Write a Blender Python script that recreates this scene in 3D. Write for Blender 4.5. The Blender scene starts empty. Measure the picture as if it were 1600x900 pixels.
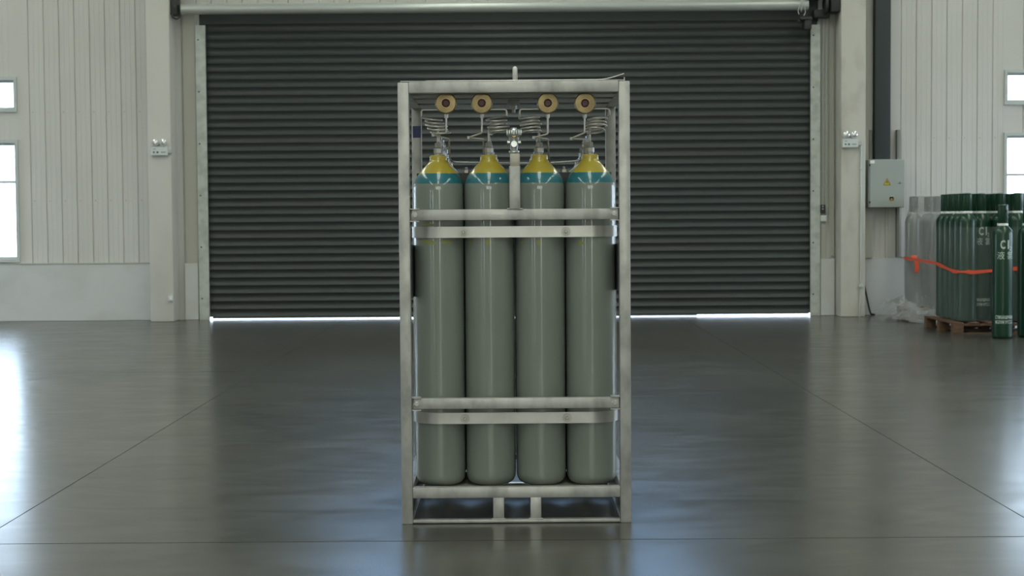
import bpy, bmesh, math, random
from mathutils import Vector, Matrix, noise
random.seed(7)
D = bpy.data
SC = bpy.context.scene
COL = SC.collection
PI = math.pi

# ---------------------------------------------------------------- materials
def mat(name, base, rough=.5, metal=0., mottled=None, rvar=None, bump=None, spec=.5, coat=0., trans=0.):
    """mottled=(scale,color2,lo,hi,(sx,sy,sz)); rvar=(scale,r0,r1); bump=(scale,strength)"""
    m = D.materials.new(name); m.use_nodes = True
    nt = m.node_tree; N = nt.nodes; L = nt.links
    p = N['Principled BSDF']
    p.inputs['Base Color'].default_value = (*base, 1)
    p.inputs['Roughness'].default_value = rough
    p.inputs['Metallic'].default_value = metal
    p.inputs['Specular IOR Level'].default_value = spec
    p.inputs['Coat Weight'].default_value = coat
    p.inputs['Coat Roughness'].default_value = .12
    tc = N.new('ShaderNodeTexCoord')
    def nz(scale, det=4, sc=(1, 1, 1)):
        mp = N.new('ShaderNodeMapping'); mp.inputs['Scale'].default_value = sc
        t = N.new('ShaderNodeTexNoise'); t.inputs['Scale'].default_value = scale
        t.inputs['Detail'].default_value = det
        L.new(tc.outputs['Object'], mp.inputs['Vector']); L.new(mp.outputs[0], t.inputs['Vector'])
        return t
    if mottled:
        s, c2, lo, hi, sc = mottled
        t = nz(s, 5, sc)
        r = N.new('ShaderNodeMapRange'); r.inputs['From Min'].default_value = lo; r.inputs['From Max'].default_value = hi
        mx = N.new('ShaderNodeMix'); mx.data_type = 'RGBA'
        mx.inputs['A'].default_value = (*base, 1); mx.inputs['B'].default_value = (*c2, 1)
        L.new(t.outputs['Fac'], r.inputs['Value']); L.new(r.outputs[0], mx.inputs['Factor'])
        L.new(mx.outputs['Result'], p.inputs['Base Color'])
    if rvar:
        s, a, b = rvar[:3]
        t = nz(s, 4, rvar[3] if len(rvar) > 3 else (1, 1, 1))
        r = N.new('ShaderNodeMapRange'); r.inputs['From Min'].default_value = .3; r.inputs['From Max'].default_value = .7
        r.inputs['To Min'].default_value = a; r.inputs['To Max'].default_value = b
        L.new(t.outputs['Fac'], r.inputs['Value']); L.new(r.outputs[0], p.inputs['Roughness'])
    if bump:
        t = nz(bump[0], 3, bump[2] if len(bump) > 2 else (1, 1, 1))
        b = N.new('ShaderNodeBump'); b.inputs['Strength'].default_value = bump[1]; b.inputs['Distance'].default_value = .01
        L.new(t.outputs['Fac'], b.inputs['Height']); L.new(b.outputs[0], p.inputs['Normal'])
    return m

def film_mat(name, col, amount, rough, bscale):
    m = D.materials.new(name); m.use_nodes = True
    nt = m.node_tree; N = nt.nodes; L = nt.links
    p = N['Principled BSDF']; p.inputs['Base Color'].default_value = (*col, 1)
    p.inputs['Roughness'].default_value = rough
    tr = N.new('ShaderNodeBsdfTransparent'); mx = N.new('ShaderNodeMixShader')
    tc = N.new('ShaderNodeTexCoord'); mp = N.new('ShaderNodeMapping'); mp.inputs['Scale'].default_value = (1, 1, .35)
    t = N.new('ShaderNodeTexNoise'); t.inputs['Scale'].default_value = bscale; t.inputs['Detail'].default_value = 5
    L.new(tc.outputs['Object'], mp.inputs[0]); L.new(mp.outputs[0], t.inputs['Vector'])
    r = N.new('ShaderNodeMapRange'); r.inputs['From Min'].default_value = .3; r.inputs['From Max'].default_value = .7
    r.inputs['To Min'].default_value = amount * .85; r.inputs['To Max'].default_value = min(1, amount * 1.15)
    b = N.new('ShaderNodeBump'); b.inputs['Strength'].default_value = .6; b.inputs['Distance'].default_value = .02
    L.new(t.outputs['Fac'], r.inputs['Value']); L.new(t.outputs['Fac'], b.inputs['Height'])
    L.new(b.outputs[0], p.inputs['Normal'])
    L.new(r.outputs[0], mx.inputs['Fac']); L.new(tr.outputs[0], mx.inputs[1]); L.new(p.outputs[0], mx.inputs[2])
    L.new(mx.outputs[0], N['Material Output'].inputs['Surface'])
    return m

M = {}
M['wall'] = mat('white_sheet', (.60, .588, .562), .55, 0, (1.2, (.55, .535, .505), .35, .7, (1, 1, .4)))
M['dado'] = mat('dado_plaster', (.58, .585, .58), .75, 0, (1.6, (.50, .50, .48), .45, .8, (1, 1, 1.5)))
M['column'] = mat('column_paint', (.63, .61, .57), .6, 0, (2.2, (.57, .55, .50), .45, .8, (1, 1, .5)))
M['column_dirty'] = mat('column_paint_scuffed', (.57, .55, .49), .6, 0, (3.2, (.42, .39, .33), .5, .78, (1, 1, .6)))
M['strip'] = mat('beige_strip', (.44, .43, .38), .6)
M['duct'] = mat('dark_duct', (.035, .045, .045), .5)
M['shutter'] = mat('shutter_paint', (.038, .046, .045), .45, .0, (1.5, (.048, .048, .046), .45, .75, (.15, 1, 6)), None, None, .4)
M['galv'] = mat('galvanised', (.455, .45, .432), .45, .4, (16, (.27, .27, .26), .42, .78, (1, 1, .6)), (9, .34, .55), (60, .05))
M['galv_strap'] = mat('galvanised_strap', (.46, .455, .435), .33, .6, (8, (.38, .38, .355), .4, .68, (1, 1, 1)))
M['galv_guide'] = mat('galvanised_guide', (.52, .55, .52), .5, .3, (9, (.38, .40, .37), .4, .7, (1, 1, 1)))
M['galv_pipe'] = mat('grey_pipe', (.48, .50, .47), .35, .3)
M['steel'] = mat('steel_fitting', (.40, .385, .36), .42, .6)
M['chrome'] = mat('chrome', (.50, .51, .51), .3, .9)
M['tube'] = mat('stainless_tube', (.52, .50, .46), .36, .6)
M['brass'] = mat('brass', (.36, .275, .14), .38, .8, (30, (.27, .205, .11), .4, .7, (1, 1, 1)))
M['red'] = mat('dark_red', (.085, .026, .022), .5)
M['black'] = mat('black_paint', (.012, .013, .013), .5)
M['dark'] = mat('dark_metal', (.03, .033, .03), .55)
M['white_plastic'] = mat('white_plastic', (.6, .63, .62), .45)
M['lamp_glass'] = mat('lamp_lens', (.8, .8, .8), .12, .6)
M['cabinet'] = mat('cabinet_paint', (.34, .37, .35), .45)
M['yellow'] = mat('sign_yellow', (.50, .40, .03), .6)
M['blue'] = mat('blue_label', (.03, .045, .14), .5)
M['green'] = mat('green_paint', (.007, .040, .020), .35, 0, None, (5, .3, .42), None, .35, .3)
M['grey_cyl'] = mat('wrapped_grey_paint', (.11, .12, .11), .35, coat=.8)
M['ring_white'] = mat('white_ring', (.85, .86, .84), .3)
M['letter'] = mat('grey_lettering', (.48, .56, .51), .6)
M['smudge'] = mat('yellow_marking_paint', (.22, .24, .07), .6)
M['wood'] = mat('pallet_wood', (.15, .08, .045), .8, 0, (6, (.08, .045, .028), .4, .7, (1, 6, 6)))
M['orange'] = mat('orange_strap', (.75, .10, .045), .5)
M['film'] = film_mat('stretch_film_thick', (.34, .35, .34), .46, .13, 14)
M['film_thin'] = film_mat('stretch_film_thin', (.34, .38, .36), .14, .22, 7)
M['film_heap'] = film_mat('stretch_film_heap', (.36, .37, .355), .5, .2, 10)
M['ceiling'] = mat('ceiling_sheet', (.50, .51, .49), .6)
M['steel_white'] = mat('roof_beam_paint', (.55, .56, .54), .5)
M['frame'] = mat('window_frame_paint', (.50, .53, .52), .5)
M['outside'] = mat('outside_concrete', (.55, .54, .50), .9)

def glass_mat(tint=(.95, .98, 1, 1)):
    m = D.materials.new('window_glass'); m.use_nodes = True
    nt = m.node_tree; N = nt.nodes; L = nt.links
    N.remove(N['Principled BSDF'])
    t = N.new('ShaderNodeBsdfTransparent'); t.inputs[0].default_value = tint
    g = N.new('ShaderNodeBsdfGlossy'); g.inputs['Roughness'].default_value = .02
    f = N.new('ShaderNodeFresnel'); f.inputs[0].default_value = 1.45
    x = N.new('ShaderNodeMixShader')
    L.new(f.outputs[0], x.inputs[0]); L.new(t.outputs[0], x.inputs[1]); L.new(g.outputs[0], x.inputs[2])
    L.new(x.outputs[0], N['Material Output'].inputs['Surface'])
    return m
M['glass'] = glass_mat(); M['blue_glass'] = glass_mat((.72, .86, 1, 1))
def tinted_sheet():
    m = D.materials.new('translucent_roof_sheet'); m.use_nodes = True
    nt = m.node_tree; N = nt.nodes; L = nt.links; N.remove(N['Principled BSDF'])
    t = N.new('ShaderNodeBsdfTransparent'); t.inputs[0].default_value = (1, .935, .80, 1)
    L.new(t.outputs[0], N['Material Output'].inputs['Surface']); return m
M['roof_light'] = tinted_sheet()

def band_paint():
    """grey bottle, turquoise shoulder band, yellow top: bands fixed to the bottle's own height"""
    m = mat('bottle_banded_paint', (.19, .215, .19), .42, 0, None, None, (5, .03, (1, 1, .3)), .4, .8); m.node_tree.nodes['Principled BSDF'].inputs['Coat Roughness'].default_value = .035
    nt = m.node_tree; N = nt.nodes; L = nt.links; p = N['Principled BSDF']
    tc = N.new('ShaderNodeTexCoord'); s = N.new('ShaderNodeSeparateXYZ'); L.new(tc.outputs['Object'], s.inputs[0])
    n = N.new('ShaderNodeTexNoise'); n.inputs['Scale'].default_value = 25
    L.new(tc.outputs['Object'], n.inputs['Vector'])
    ad = N.new('ShaderNodeMath'); ad.operation = 'MULTIPLY_ADD'; ad.inputs[1].default_value = .004
    L.new(n.outputs['Fac'], ad.inputs[0]); L.new(s.outputs['Z'], ad.inputs[2])
    r = N.new('ShaderNodeValToRGB'); r.color_ramp.interpolation = 'CONSTANT'
    sc = N.new('ShaderNodeMath'); sc.operation = 'DIVIDE'; sc.inputs[1].default_value = 2.
    L.new(ad.outputs[0], sc.inputs[0]); L.new(sc.outputs[0], r.inputs[0])
    e = r.color_ramp.elements
    e[0].position = 0; e[0].color = (.172, .195, .174, 1)
    e[1].position = (1.402 + .002) / 2; e[1].color = (.008, .13, .165, 1)
    k = e.new((1.449 + .002) / 2); k.color = (.42, .33, .04, 1)
    n2 = N.new('ShaderNodeTexNoise'); n2.inputs['Scale'].default_value = 3.5; n2.inputs['Detail'].default_value = 6
    L.new(tc.outputs['Object'], n2.inputs['Vector'])
    mr = N.new('ShaderNodeMapRange'); mr.inputs['To Min'].default_value = .9; mr.inputs['To Max'].default_value = 1.1
    L.new(n2.outputs['Fac'], mr.inputs[0])
    v = N.new('ShaderNodeVectorMath'); v.operation = 'SCALE'
    L.new(r.outputs[0], v.inputs[0]); L.new(mr.outputs[0], v.inputs['Scale'])
    L.new(v.outputs[0], p.inputs['Base Color'])
    return m
M['bottle'] = band_paint()

def floor_mat():
    m = D.materials.new('polished_concrete'); m.use_nodes = True
    nt = m.node_tree; N = nt.nodes; L = nt.links; p = N['Principled BSDF']
    tc = N.new('ShaderNodeTexCoord')
    def nz(scale, det, sc=(1, 1, 1), dist=0):
        mp = N.new('ShaderNodeMapping'); mp.inputs['Scale'].default_value = sc
        t = N.new('ShaderNodeTexNoise'); t.inputs['Scale'].default_value = scale; t.inputs['Detail'].default_value = det
        t.inputs['Distortion'].default_value = dist
        L.new(tc.outputs['Object'], mp.inputs[0]); L.new(mp.outputs[0], t.inputs['Vector']); return t
    def rng(src, a, b, c, d):
        r = N.new('ShaderNodeMapRange')
        for k, v in zip(('From Min', 'From Max', 'To Min', 'To Max'), (a, b, c, d)): r.inputs[k].default_value = v
        L.new(src, r.inputs['Value']); return r.outputs[0]
    big = nz(.9, 6, (1, .7, 1), .8)
    fine = nz(9, 6)
    cr = N.new('ShaderNodeValToRGB'); e = cr.color_ramp.elements
    e[0].position = .3; e[0].color = (.050, .050, .043, 1); e[1].position = .72; e[1].color = (.078, .075, .064, 1)
    L.new(big.outputs['Fac'], cr.inputs[0])
    v = N.new('ShaderNodeVectorMath'); v.operation = 'SCALE'
    L.new(cr.outputs[0], v.inputs[0]); L.new(rng(fine.outputs['Fac'], .3, .7, .93, 1.07), v.inputs['Scale'])
    L.new(v.outputs[0], p.inputs['Base Color'])
    rg = nz(2.6, 7, (.55, 1.3, 1), 1.5)
    L.new(rng(rg.outputs['Fac'], .32, .68, .20, .262), p.inputs['Roughness'])
    bp = nz(3, 5, (.8, 1.2, 1), .6)
    b = N.new('ShaderNodeBump'); b.inputs['Strength'].default_value = .014; b.inputs['Distance'].default_value = .02
    L.new(bp.outputs['Fac'], b.inputs['Height']); L.new(b.outputs[0], p.inputs['Normal'])
    p.inputs['Specular IOR Level'].default_value = .68
    return m
M['floor'] = floor_mat()
M['joint'] = mat('joint_filler', (.030, .030, .027), .9, spec=.1)

# ---------------------------------------------------------------- mesh helpers
def bm_new(): return bmesh.new()

def box(bm, x0, x1, y0, y1, z0, z1, bev=0.):
    t = bmesh.new(); bmesh.ops.create_cube(t, size=1)
    for v in t.verts:
        v.co = Vector((x0 + (v.co.x + .5) * (x1 - x0), y0 + (v.co.y + .5) * (y1 - y0), z0 + (v.co.z + .5) * (z1 - z0)))
    if bev: bmesh.ops.bevel(t, geom=t.edges[:], offset=bev, segments=2, affect='EDGES', profile=.5)
    merge(bm, t)

def merge(bm, t, mx=None):
    if mx is not None: bmesh.ops.transform(t, matrix=mx, verts=t.verts)
    mp = {}
    for v in t.verts: mp[v] = bm.verts.new(v.co)
    for f in t.faces:
        try: bm.faces.new([mp[v] for v in f.verts])
        except ValueError: pass
    t.free()

def lathe(bm, prof, n=32, mx=None, cap=True):
    """prof: (r,z) list bottom to top around +Z"""
    t = bmesh.new(); rings = []
    for r, z in prof:
        if r < 1e-6: rings.append([t.verts.new((0, 0, z))])
        else: rings.append([t.verts.new((r * math.cos(2 * PI * i / n), r * math.sin(2 * PI * i / n), z)) for i in range(n)])
    for a, b in zip(rings, rings[1:]):
        for i in range(n):
            j = (i + 1) % n
            if len(a) == 1 and len(b) == 1: continue
            if len(a) == 1: t.faces.new([a[0], b[j], b[i]][::-1] if False else [a[0], b[i], b[j]][::-1])
            elif len(b) == 1: t.faces.new([a[i], a[j], b[0]])
            else: t.faces.new([a[i], a[j], b[j], b[i]])
    if cap:
        if len(rings[0]) > 1: t.faces.new(rings[0][::-1])
        if len(rings[-1]) > 1: t.faces.new(rings[-1])
    merge(bm, t, mx)

def ymx(x, y, z):
    """lathe axis pointing to -Y (towards the viewer side) at a point"""
    return Matrix.Translation((x, y, z)) @ Matrix.Rotation(PI / 2, 4, 'X')
def zmx(x, y, z, rot=0): return Matrix.Translation((x, y, z)) @ Matrix.Rotation(rot, 4, 'Z')
def xmx(x, y, z): return Matrix.Translation((x, y, z)) @ Matrix.Rotation(PI / 2, 4, 'Y')

def round_path(pts, r, k=5):
    pts = [Vector(p) for p in pts]; out = [pts[0]]
    for a, b, c in zip(pts, pts[1:], pts[2:]):
        d1 = (a - b); d2 = (c - b); q = min(r, d1.length * .49, d2.length * .49)
        p1 = b + d1.normalized() * q; p2 = b + d2.normalized() * q
        for i in range(k + 1):
            t = i / k; out.append((1 - t) ** 2 * p1 + 2 * t * (1 - t) * b + t * t * p2)
    out.append(pts[-1]); return out

def tube(bm, pts, r, n=8, bend=0., cap=True):
    pts = round_path(pts, bend) if bend else [Vector(p) for p in pts]
    q = [pts[0]]
    for p in pts[1:]:
        if (p - q[-1]).length > 1e-5: q.append(p)
    pts = q
    T = [(pts[min(i + 1, len(pts) - 1)] - pts[max(i - 1, 0)]).normalized() for i in range(len(pts))]
    up = Vector((0, 0, 1)) if abs(T[0].z) < .9 else Vector((1, 0, 0))
    u = (up - T[0] * up.dot(T[0])).normalized(); rings = []
    for p, t in zip(pts, T):
        u = (u - t * u.dot(t)).normalized(); w = t.cross(u)
        rings.append([bm.verts.new(p + r * (u * math.cos(2 * PI * i / n) + w * math.sin(2 * PI * i / n))) for i in range(n)])
    for a, b in zip(rings, rings[1:]):
        for i in range(n):
            j = (i + 1) % n; bm.faces.new([a[i], a[j], b[j], b[i]])
    if cap: bm.faces.new(rings[0][::-1]); bm.faces.new(rings[-1])

def put(name, bm, m, parent=None, smooth=True, ang=35, loc=None):
    me = D.meshes.new(name)
    bmesh.ops.recalc_face_normals(bm, faces=bm.faces[:])
    bm.to_mesh(me); bm.free(); me.materials.append(m)
    if smooth:
        me.shade_smooth(); me.set_sharp_from_angle(angle=math.radians(ang))
    o = D.objects.new(name, me); COL.objects.link(o)
    if parent is not None: o.parent = parent
    if loc: o.location = loc
    return o

def thing(name, label, cat, loc=(0, 0, 0), rz=0, group=None):
    o = D.objects.new(name, None); COL.objects.link(o); o.empty_display_size = .1
    o.location = loc; o.rotation_euler = (0, 0, rz); o['label'] = label; o['category'] = cat
    if group: o['group'] = group
    return o
def tag(o, label, cat, group=None, kind=None):
    o['label'] = label; o['category'] = cat
    if group: o['group'] = group
    if kind: o['kind'] = kind
    return o
def struct(o): o['kind'] = 'structure'; return o
def dup(root, loc, rz=0, label=None, group=None):
    r = root.copy(); COL.objects.link(r); r.location = loc; r.rotation_euler = (0, 0, rz)
    if label: r['label'] = label
    if group: r['group'] = group
    for ch in list(root.children):
        c = ch.copy(); COL.objects.link(c); c.parent = r
        for g in ch.children:
            d = g.copy(); COL.objects.link(d); d.parent = c
    return r
def children_of(o): return [c for c in D.objects if c.parent == o]

def text_mesh(body, size, font_extra=0.):
    cu = D.curves.new('t', 'FONT'); cu.body = body; cu.size = size; cu.align_x = 'CENTER'; cu.offset = font_extra
    cu.resolution_u = 2
    o = D.objects.new('t', cu); COL.objects.link(o)
    dg = bpy.context.evaluated_depsgraph_get(); dg.update()
    me = D.meshes.new_from_object(o.evaluated_get(dg))
    bm = bmesh.new(); bm.from_mesh(me)
    D.objects.remove(o); D.curves.remove(cu); D.meshes.remove(me)
    return bm

def fit(bm, w, h, cx, z0):
    """fit flat text (x,y) to width w, height h centred at cx with base z0 -> stays in xy"""
    xs = [v.co.x for v in bm.verts]; ys = [v.co.y for v in bm.verts]
    a, b, c, d = min(xs), max(xs), min(ys), max(ys)
    for v in bm.verts:
        v.co = Vector(((v.co.x - (a + b) / 2) / (b - a) * w + cx, (v.co.y - c) / (d - c) * h + z0, 0))

def wrap_round(bm, r):
    """bend flat text in xy round a bottle of radius r, facing -Y"""
    xs = [v.co.x for v in bm.verts]; a, b = min(xs), max(xs); x = a + .006
    while x < b:
        g = bm.verts[:] + bm.edges[:] + bm.faces[:]
        bmesh.ops.bisect_plane(bm, geom=g, plane_co=(x, 0, 0), plane_no=(1, 0, 0)); x += .006
    for v in bm.verts:
        t = v.co.x / r; v.co = Vector((r * math.sin(t), -r * math.cos(t), v.co.y))

# ---------------------------------------------------------------- camera
f_px, yh, roll = 2480., 340., math.radians(.42)
pitch = math.atan((450 - yh) / f_px)
CAM_Z = 1.4
Fv = Vector((0, math.cos(pitch), -math.sin(pitch))); Rv = Vector((1, 0, 0)); Uv = Rv.cross(Fv)
R2 = Rv * math.cos(roll) - Uv * math.sin(roll); U2 = Uv * math.cos(roll) + Rv * math.sin(roll)
cam = D.cameras.new('camera'); co = D.objects.new('camera', cam); COL.objects.link(co)
co.matrix_world = Matrix((( R2.x, U2.x, -Fv.x, 0), (R2.y, U2.y, -Fv.y, 0), (R2.z, U2.z, -Fv.z, CAM_Z), (0, 0, 0, 1)))
cam.sensor_width = 36; cam.lens = f_px / 1600 * 36; cam.clip_start = .05; cam.clip_end = 300
cam.dof.use_dof = True; cam.dof.focus_distance = 7.35; cam.dof.aperture_fstop = 7.
SC.camera = co

# ---------------------------------------------------------------- hall shell
YW = 22.25           # inner face of the back wall
HX, YF, HZ = 12.5, -11., 8.2

def sheet_wall(name, axis, pos, u0, u1, z0, z1, openings, ribs, outward, material, rib_off=0.):
    """wall sheet along u (x or y) x z with rib grooves and openings; axis 'x' -> runs along x at y=pos"""
    bm = bmesh.new()
    us = {u0, u1}; zs = {z0, z1}
    for a, b, c, d in openings: us |= {a, b}; zs |= {c, d}
    prof = []
    base = sorted(us)
    if ribs:
        k = math.ceil((u0 - rib_off) / ribs); x = rib_off + k * ribs
        while x < u1:
            if all(abs(x - b) > .03 for b in base) and x - .012 > u0 and x + .020 < u1:
                for dx, dy in ((-.010, 0), (-.004, .016), (.005, .016), (.010, 0)):
                    prof.append((x + dx, dy))
                for q in (.33, .66):        # shallow stiffening beads
                    bx = x + ribs * q
                    if bx + .01 < u1 and all(abs(bx - b) > .03 for b in base):
                        prof += [(bx - .006, 0), (bx, .003), (bx + .006, 0)]
            x += ribs
    prof += [(b, 0) for b in base]
    prof.sort(); zz = sorted(zs)
    def P(u, d, z): return (u, pos + outward * d, z) if axis == 'x' else (pos + outward * d, u, z)
    def grid(prof):
        V = [[bm.verts.new(P(u, d, z)) for z in zz] for u, d in prof]
        for i in range(len(prof) - 1):
            for j in range(len(zz) - 1):
                uc = (prof[i][0] + prof[i + 1][0]) / 2; zc = (zz[j] + zz[j + 1]) / 2
                if any(a < uc < b and c < zc < d for a, b, c, d in openings): continue
                bm.faces.new([V[i][j], V[i + 1][j], V[i + 1][j + 1], V[i][j + 1]])
    grid(prof); grid([(b, .14) for b in base])
    for a, b, c, d in openings:       # reveals
        for q in ([(a, c), (b, c)], [(b, c), (b, d)], [(b, d), (a, d)], [(a, d), (a, c)]):
            bm.faces.new([bm.verts.new(P(q[0][0], 0, q[0][1])), bm.verts.new(P(q[1][0], 0, q[1][1])),
                          bm.verts.new(P(q[1][0], .14, q[1][1])), bm.verts.new(P(q[0][0], .14, q[0][1]))])
    me = D.meshes.new(name); bm.to_mesh(me); bm.free(); me.materials.append(material)
    o = D.objects.new(name, me); COL.objects.link(o)
    return struct(o)

WX0, WX1 = 6.93, 8.85
DO = (-4.32, 4.28, 0., 4.36)
BACK_OPEN = [(-WX1, -WX0, .87, 2.49), (-WX1, -WX0, 2.965, 3.365), (WX0, WX1, .87, 2.49), (WX0, WX1, 2.965, 3.365),
             (-2.6, -.95, 5.1, 7.1), (-.85, .85, 5.1, 7.1), (.95, 2.6, 5.1, 7.1)]
sheet_wall('wall_back', 'x', YW, -HX, HX, 0, HZ, BACK_OPEN + [DO], .2133, 1, M['wall'], -5.214 + .2133 * 25 - .006)
SIDE = [(y, y + 2.4, .87, 3.3) for y in (10, 14.5, 18.6)]
SIDEL = [(18.6, 21.0, .87, 3.3), (-9.9, -9.0, .02, 3.2)]
SIDER = [(14.5, 16.9, .87, 3.3), (18.6, 21.0, .87, 3.3)]
sheet_wall('wall_left', 'y', -HX, YF, YW, 0, HZ, SIDEL, .2133, -1, M['wall'])
sheet_wall('wall_right', 'y', HX, YF, YW, 0, HZ, SIDER, .2133, 1, M['wall'])
FRONT = [(1.3, 2.2, .02, 2.9), (-8.9, -8.1, .02, 2.9)] + [(-3.6, -1.6, 3.0, 5.4), (-1.0, 1.0, 3.0, 5.4), (1.6, 3.6, 3.0, 5.4)]
sheet_wall('wall_front', 'x', YF, -HX, HX, 0, HZ, FRONT, .2133, -1, M['wall'])

# floor slab
bm = bmesh.new(); box(bm, -HX - .2, HX + .2, YF - .2, YW + .16, -.2, 0)
struct(put('floor', bm, M['floor'], smooth=False))
for i, (x0, x1, y0, y1) in enumerate([(-2.3525, -2.3475, YF, YW), (2.3525, 2.3575, YF, YW), (-7.0, -6.992, YF, YW), (7.0, 7.008, YF, YW),
                                      (-HX, HX, 6.835, 6.842), (-HX, HX, 14.6, 14.607), (-HX, HX, -1, -.993)]):
    bm = bmesh.new(); box(bm, x0, x1, y0, y1, -.003, .0004)
    struct(put('trim_%d' % (i + 1), bm, M['joint'], smooth=False))
# outside ground
bm = bmesh.new(); box(bm, -60, 60, -60, 80, -.45, -.21)
struct(put('ground', bm, M['outside'], smooth=False))
bm = bmesh.new(); box(bm, -20, 20, YW + .165, YW + 12, -.2, -.02)
struct(put('ground_apron', bm, M['outside'], smooth=False))

# ceiling with skylight openings
SKY = [(-8.2, -6.8, -9, 21), (-.8, .8, -9, 21), (6.8, 8.2, -9, 21)]
bm = bmesh.new()
xs = sorted({-HX, HX} | {v for s in SKY for v in s[:2]}); ys = sorted({YF, YW} | {v for s in SKY for v in s[2:]})
for a, b in zip(xs, xs[1:]):
    for c, d in zip(ys, ys[1:]):
        if any(s[0] < (a + b) / 2 < s[1] and s[2] < (c + d) / 2 < s[3] for s in SKY): continue
        box(bm, a, b, c, d, HZ, HZ + .12)
struct(put('ceiling', bm, M['ceiling'], smooth=False))
for i in range(5):
    y = -6.5 + 6.4 * i
    bm = bmesh.new(); box(bm, -HX, HX, y - .1, y + .1, HZ - .03, HZ); box(bm, -HX, HX, y - .1, y + .1, HZ - .45, HZ - .42); box(bm, -HX, HX, y - .008, y + .008, HZ - .42, HZ - .03)
    struct(put('trim_%d' % (i + 20), bm, M['steel_white'], smooth=False))

for i, (a, b, c, d) in enumerate(SKY):
    bm = bmesh.new(); box(bm, a - .05, b + .05, c - .05, d + .05, HZ + .121, HZ + .125)
    struct(put('window_%d' % (8 + i), bm, M['roof_light'], smooth=False))
for i, (a, b, c, d) in enumerate(FRONT):
    bm = bmesh.new(); box(bm, a, b, YF - .08, YF - .076, c, d)
    struct(put('window_%d' % (11 + i), bm, M['roof_light'], smooth=False))

# dado walls
def dado(name, x0, x1, top=.795, front=YW - .05):
    bm = bmesh.new(); box(bm, x0, x1, front, YW + .0, 0, top, .006)
    return struct(put(name, bm, M['dado'], smooth=False))
dado('baseboard_left', -HX, -4.99); dado('baseboard_left', -4.58, -4.39)
dado('baseboard_right', 4.32, 4.52); dado('baseboard_right', 4.87, HX, .80)
# thin flashing on the dado
for n, a, b in (('trim_8', -HX, -4.99), ('trim_9', 5.45, HX)):
    bm = bmesh.new(); box(bm, a, b, YW - .058, YW, .795, .81); struct(put(n, bm, M['strip'], smooth=False))

# rows of panel screws
bm = bmesh.new()
for z_, lo, hi in ((2.47, 5.46, 6.9), (2.92, -6.8, -5.0), (1.68, -6.8, -5.0)):
    x = -5.214 - .2133 * 60
    while x < hi:
        if x > lo: lathe(bm, [(.011, 0), (.009, .004), (0, .005)], 8, ymx(x + .035, YW + .001, z_))
        x += .2133
struct(put('trim_40', bm, M['strip']))

# windows
def window(name, x0, x1, z0, z1, y, bars, outward=1, vert=(), gm='glass'):
    e = D.objects.new(name, None); COL.objects.link(e); struct(e); e.location = ((x0 + x1) / 2, y, z0)
    W = (x1 - x0) / 2; H = z1 - z0
    s = outward
    bm = bmesh.new()
    def yy(a, b): return (min(a * s, b * s), max(a * s, b * s))
    fw = .045
    for (a, b, c, d) in ((-W - fw, W + fw, -fw, 0), (-W - fw, W + fw, H, H + fw), (-W - fw, -W, 0, H), (W, W + fw, 0, H)):
        box(bm, a, b, *yy(-.03, .02), c, d, .003)
    for (a, b, c, d) in ((-W, W, 0, .03), (-W, W, H - .03, H), (-W, -W + .03, .03, H - .03), (W - .03, W, .03, H - .03)):
        box(bm, a, b, *yy(.06, .10), c, d, .002)
    put('window_frame', bm, M['frame'], e, smooth=False)
    bm = bmesh.new()
    for z in bars: box(bm, -W + .03, W - .03, *yy(.06, .095), z - z0 - .018, z - z0 + .018, .002)
    for v in vert: box(bm, v - .015, v + .015, *yy(.062, .093), .03, H - .03, .002)
    if bars or vert: put('mullion', bm, M['frame'], e, smooth=False)
    else: bm.free()
    bm = bmesh.new(); box(bm, -W + .02, W - .02, *yy(.075, .081), .02, H - .02)
    put('window_glass', bm, M[gm], e, smooth=False)
    return e
window('window_1', -WX1, -WX0, .87, 2.49, YW, [1.95], 1, (0,))
window('window_2', -WX1, -WX0, 2.965, 3.365, YW, [], 1, (0,))
window('window_3', WX0, WX1, .87, 2.49, YW, [1.95], 1, (0,))
window('window_4', WX0, WX1, 2.965, 3.365, YW, [], 1, (0,))
for i, (x, x2) in enumerate(((-2.6, -.95), (-.85, .85), (.95, 2.6))):
    window('window_%d' % (5 + i), x, x2, 5.1, 7.1, YW, [], 1, (0,), 'blue_glass')

# ---------------------------------------------------------------- roller shutter (door_1)
door = D.objects.new('door_1', None); COL.objects.link(door); struct(door); door.location = (0, YW, 0)
# curtain: curved slats as one rolled profile
bm = bmesh.new(); pitch_s = .1105; z = .035; prof = []
while z < 4.10:
    for k in range(8):
        t = k / 7; prof.append((-.026 + .030 * math.sin(PI * (t * .86 + .10)) + .010 * t, z + pitch_s * (.02 + .96 * t)))
    z += pitch_s
prof.append((-.004, z)); prof.append((-.004, 4.40))
nx = 12; rows = []
for i in range(nx + 1):
    x = -4.33 + 8.62 * i / nx
    rows.append([bm.verts.new((x, .0 + dy, zz)) for dy, zz in prof])
for a, b in zip(rows, rows[1:]):
    for j in range(len(prof) - 1): bm.faces.new([a[j], b[j], b[j + 1], a[j + 1]])
put('curtain', bm, M['shutter'], door, ang=60)
bm = bmesh.new()   # bottom bar, very slightly bowed
for i in range(16):
    a = -4.2 + 8.36 * i / 16; b = a + 8.36 / 16
    box(bm, a, b, -.022, .022, .013 + (.011 if 13 <= i <= 15 else .003 if i < 7 else 0), .042)
put('bottom_bar', bm, M['dark'], door, smooth=False)
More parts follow.
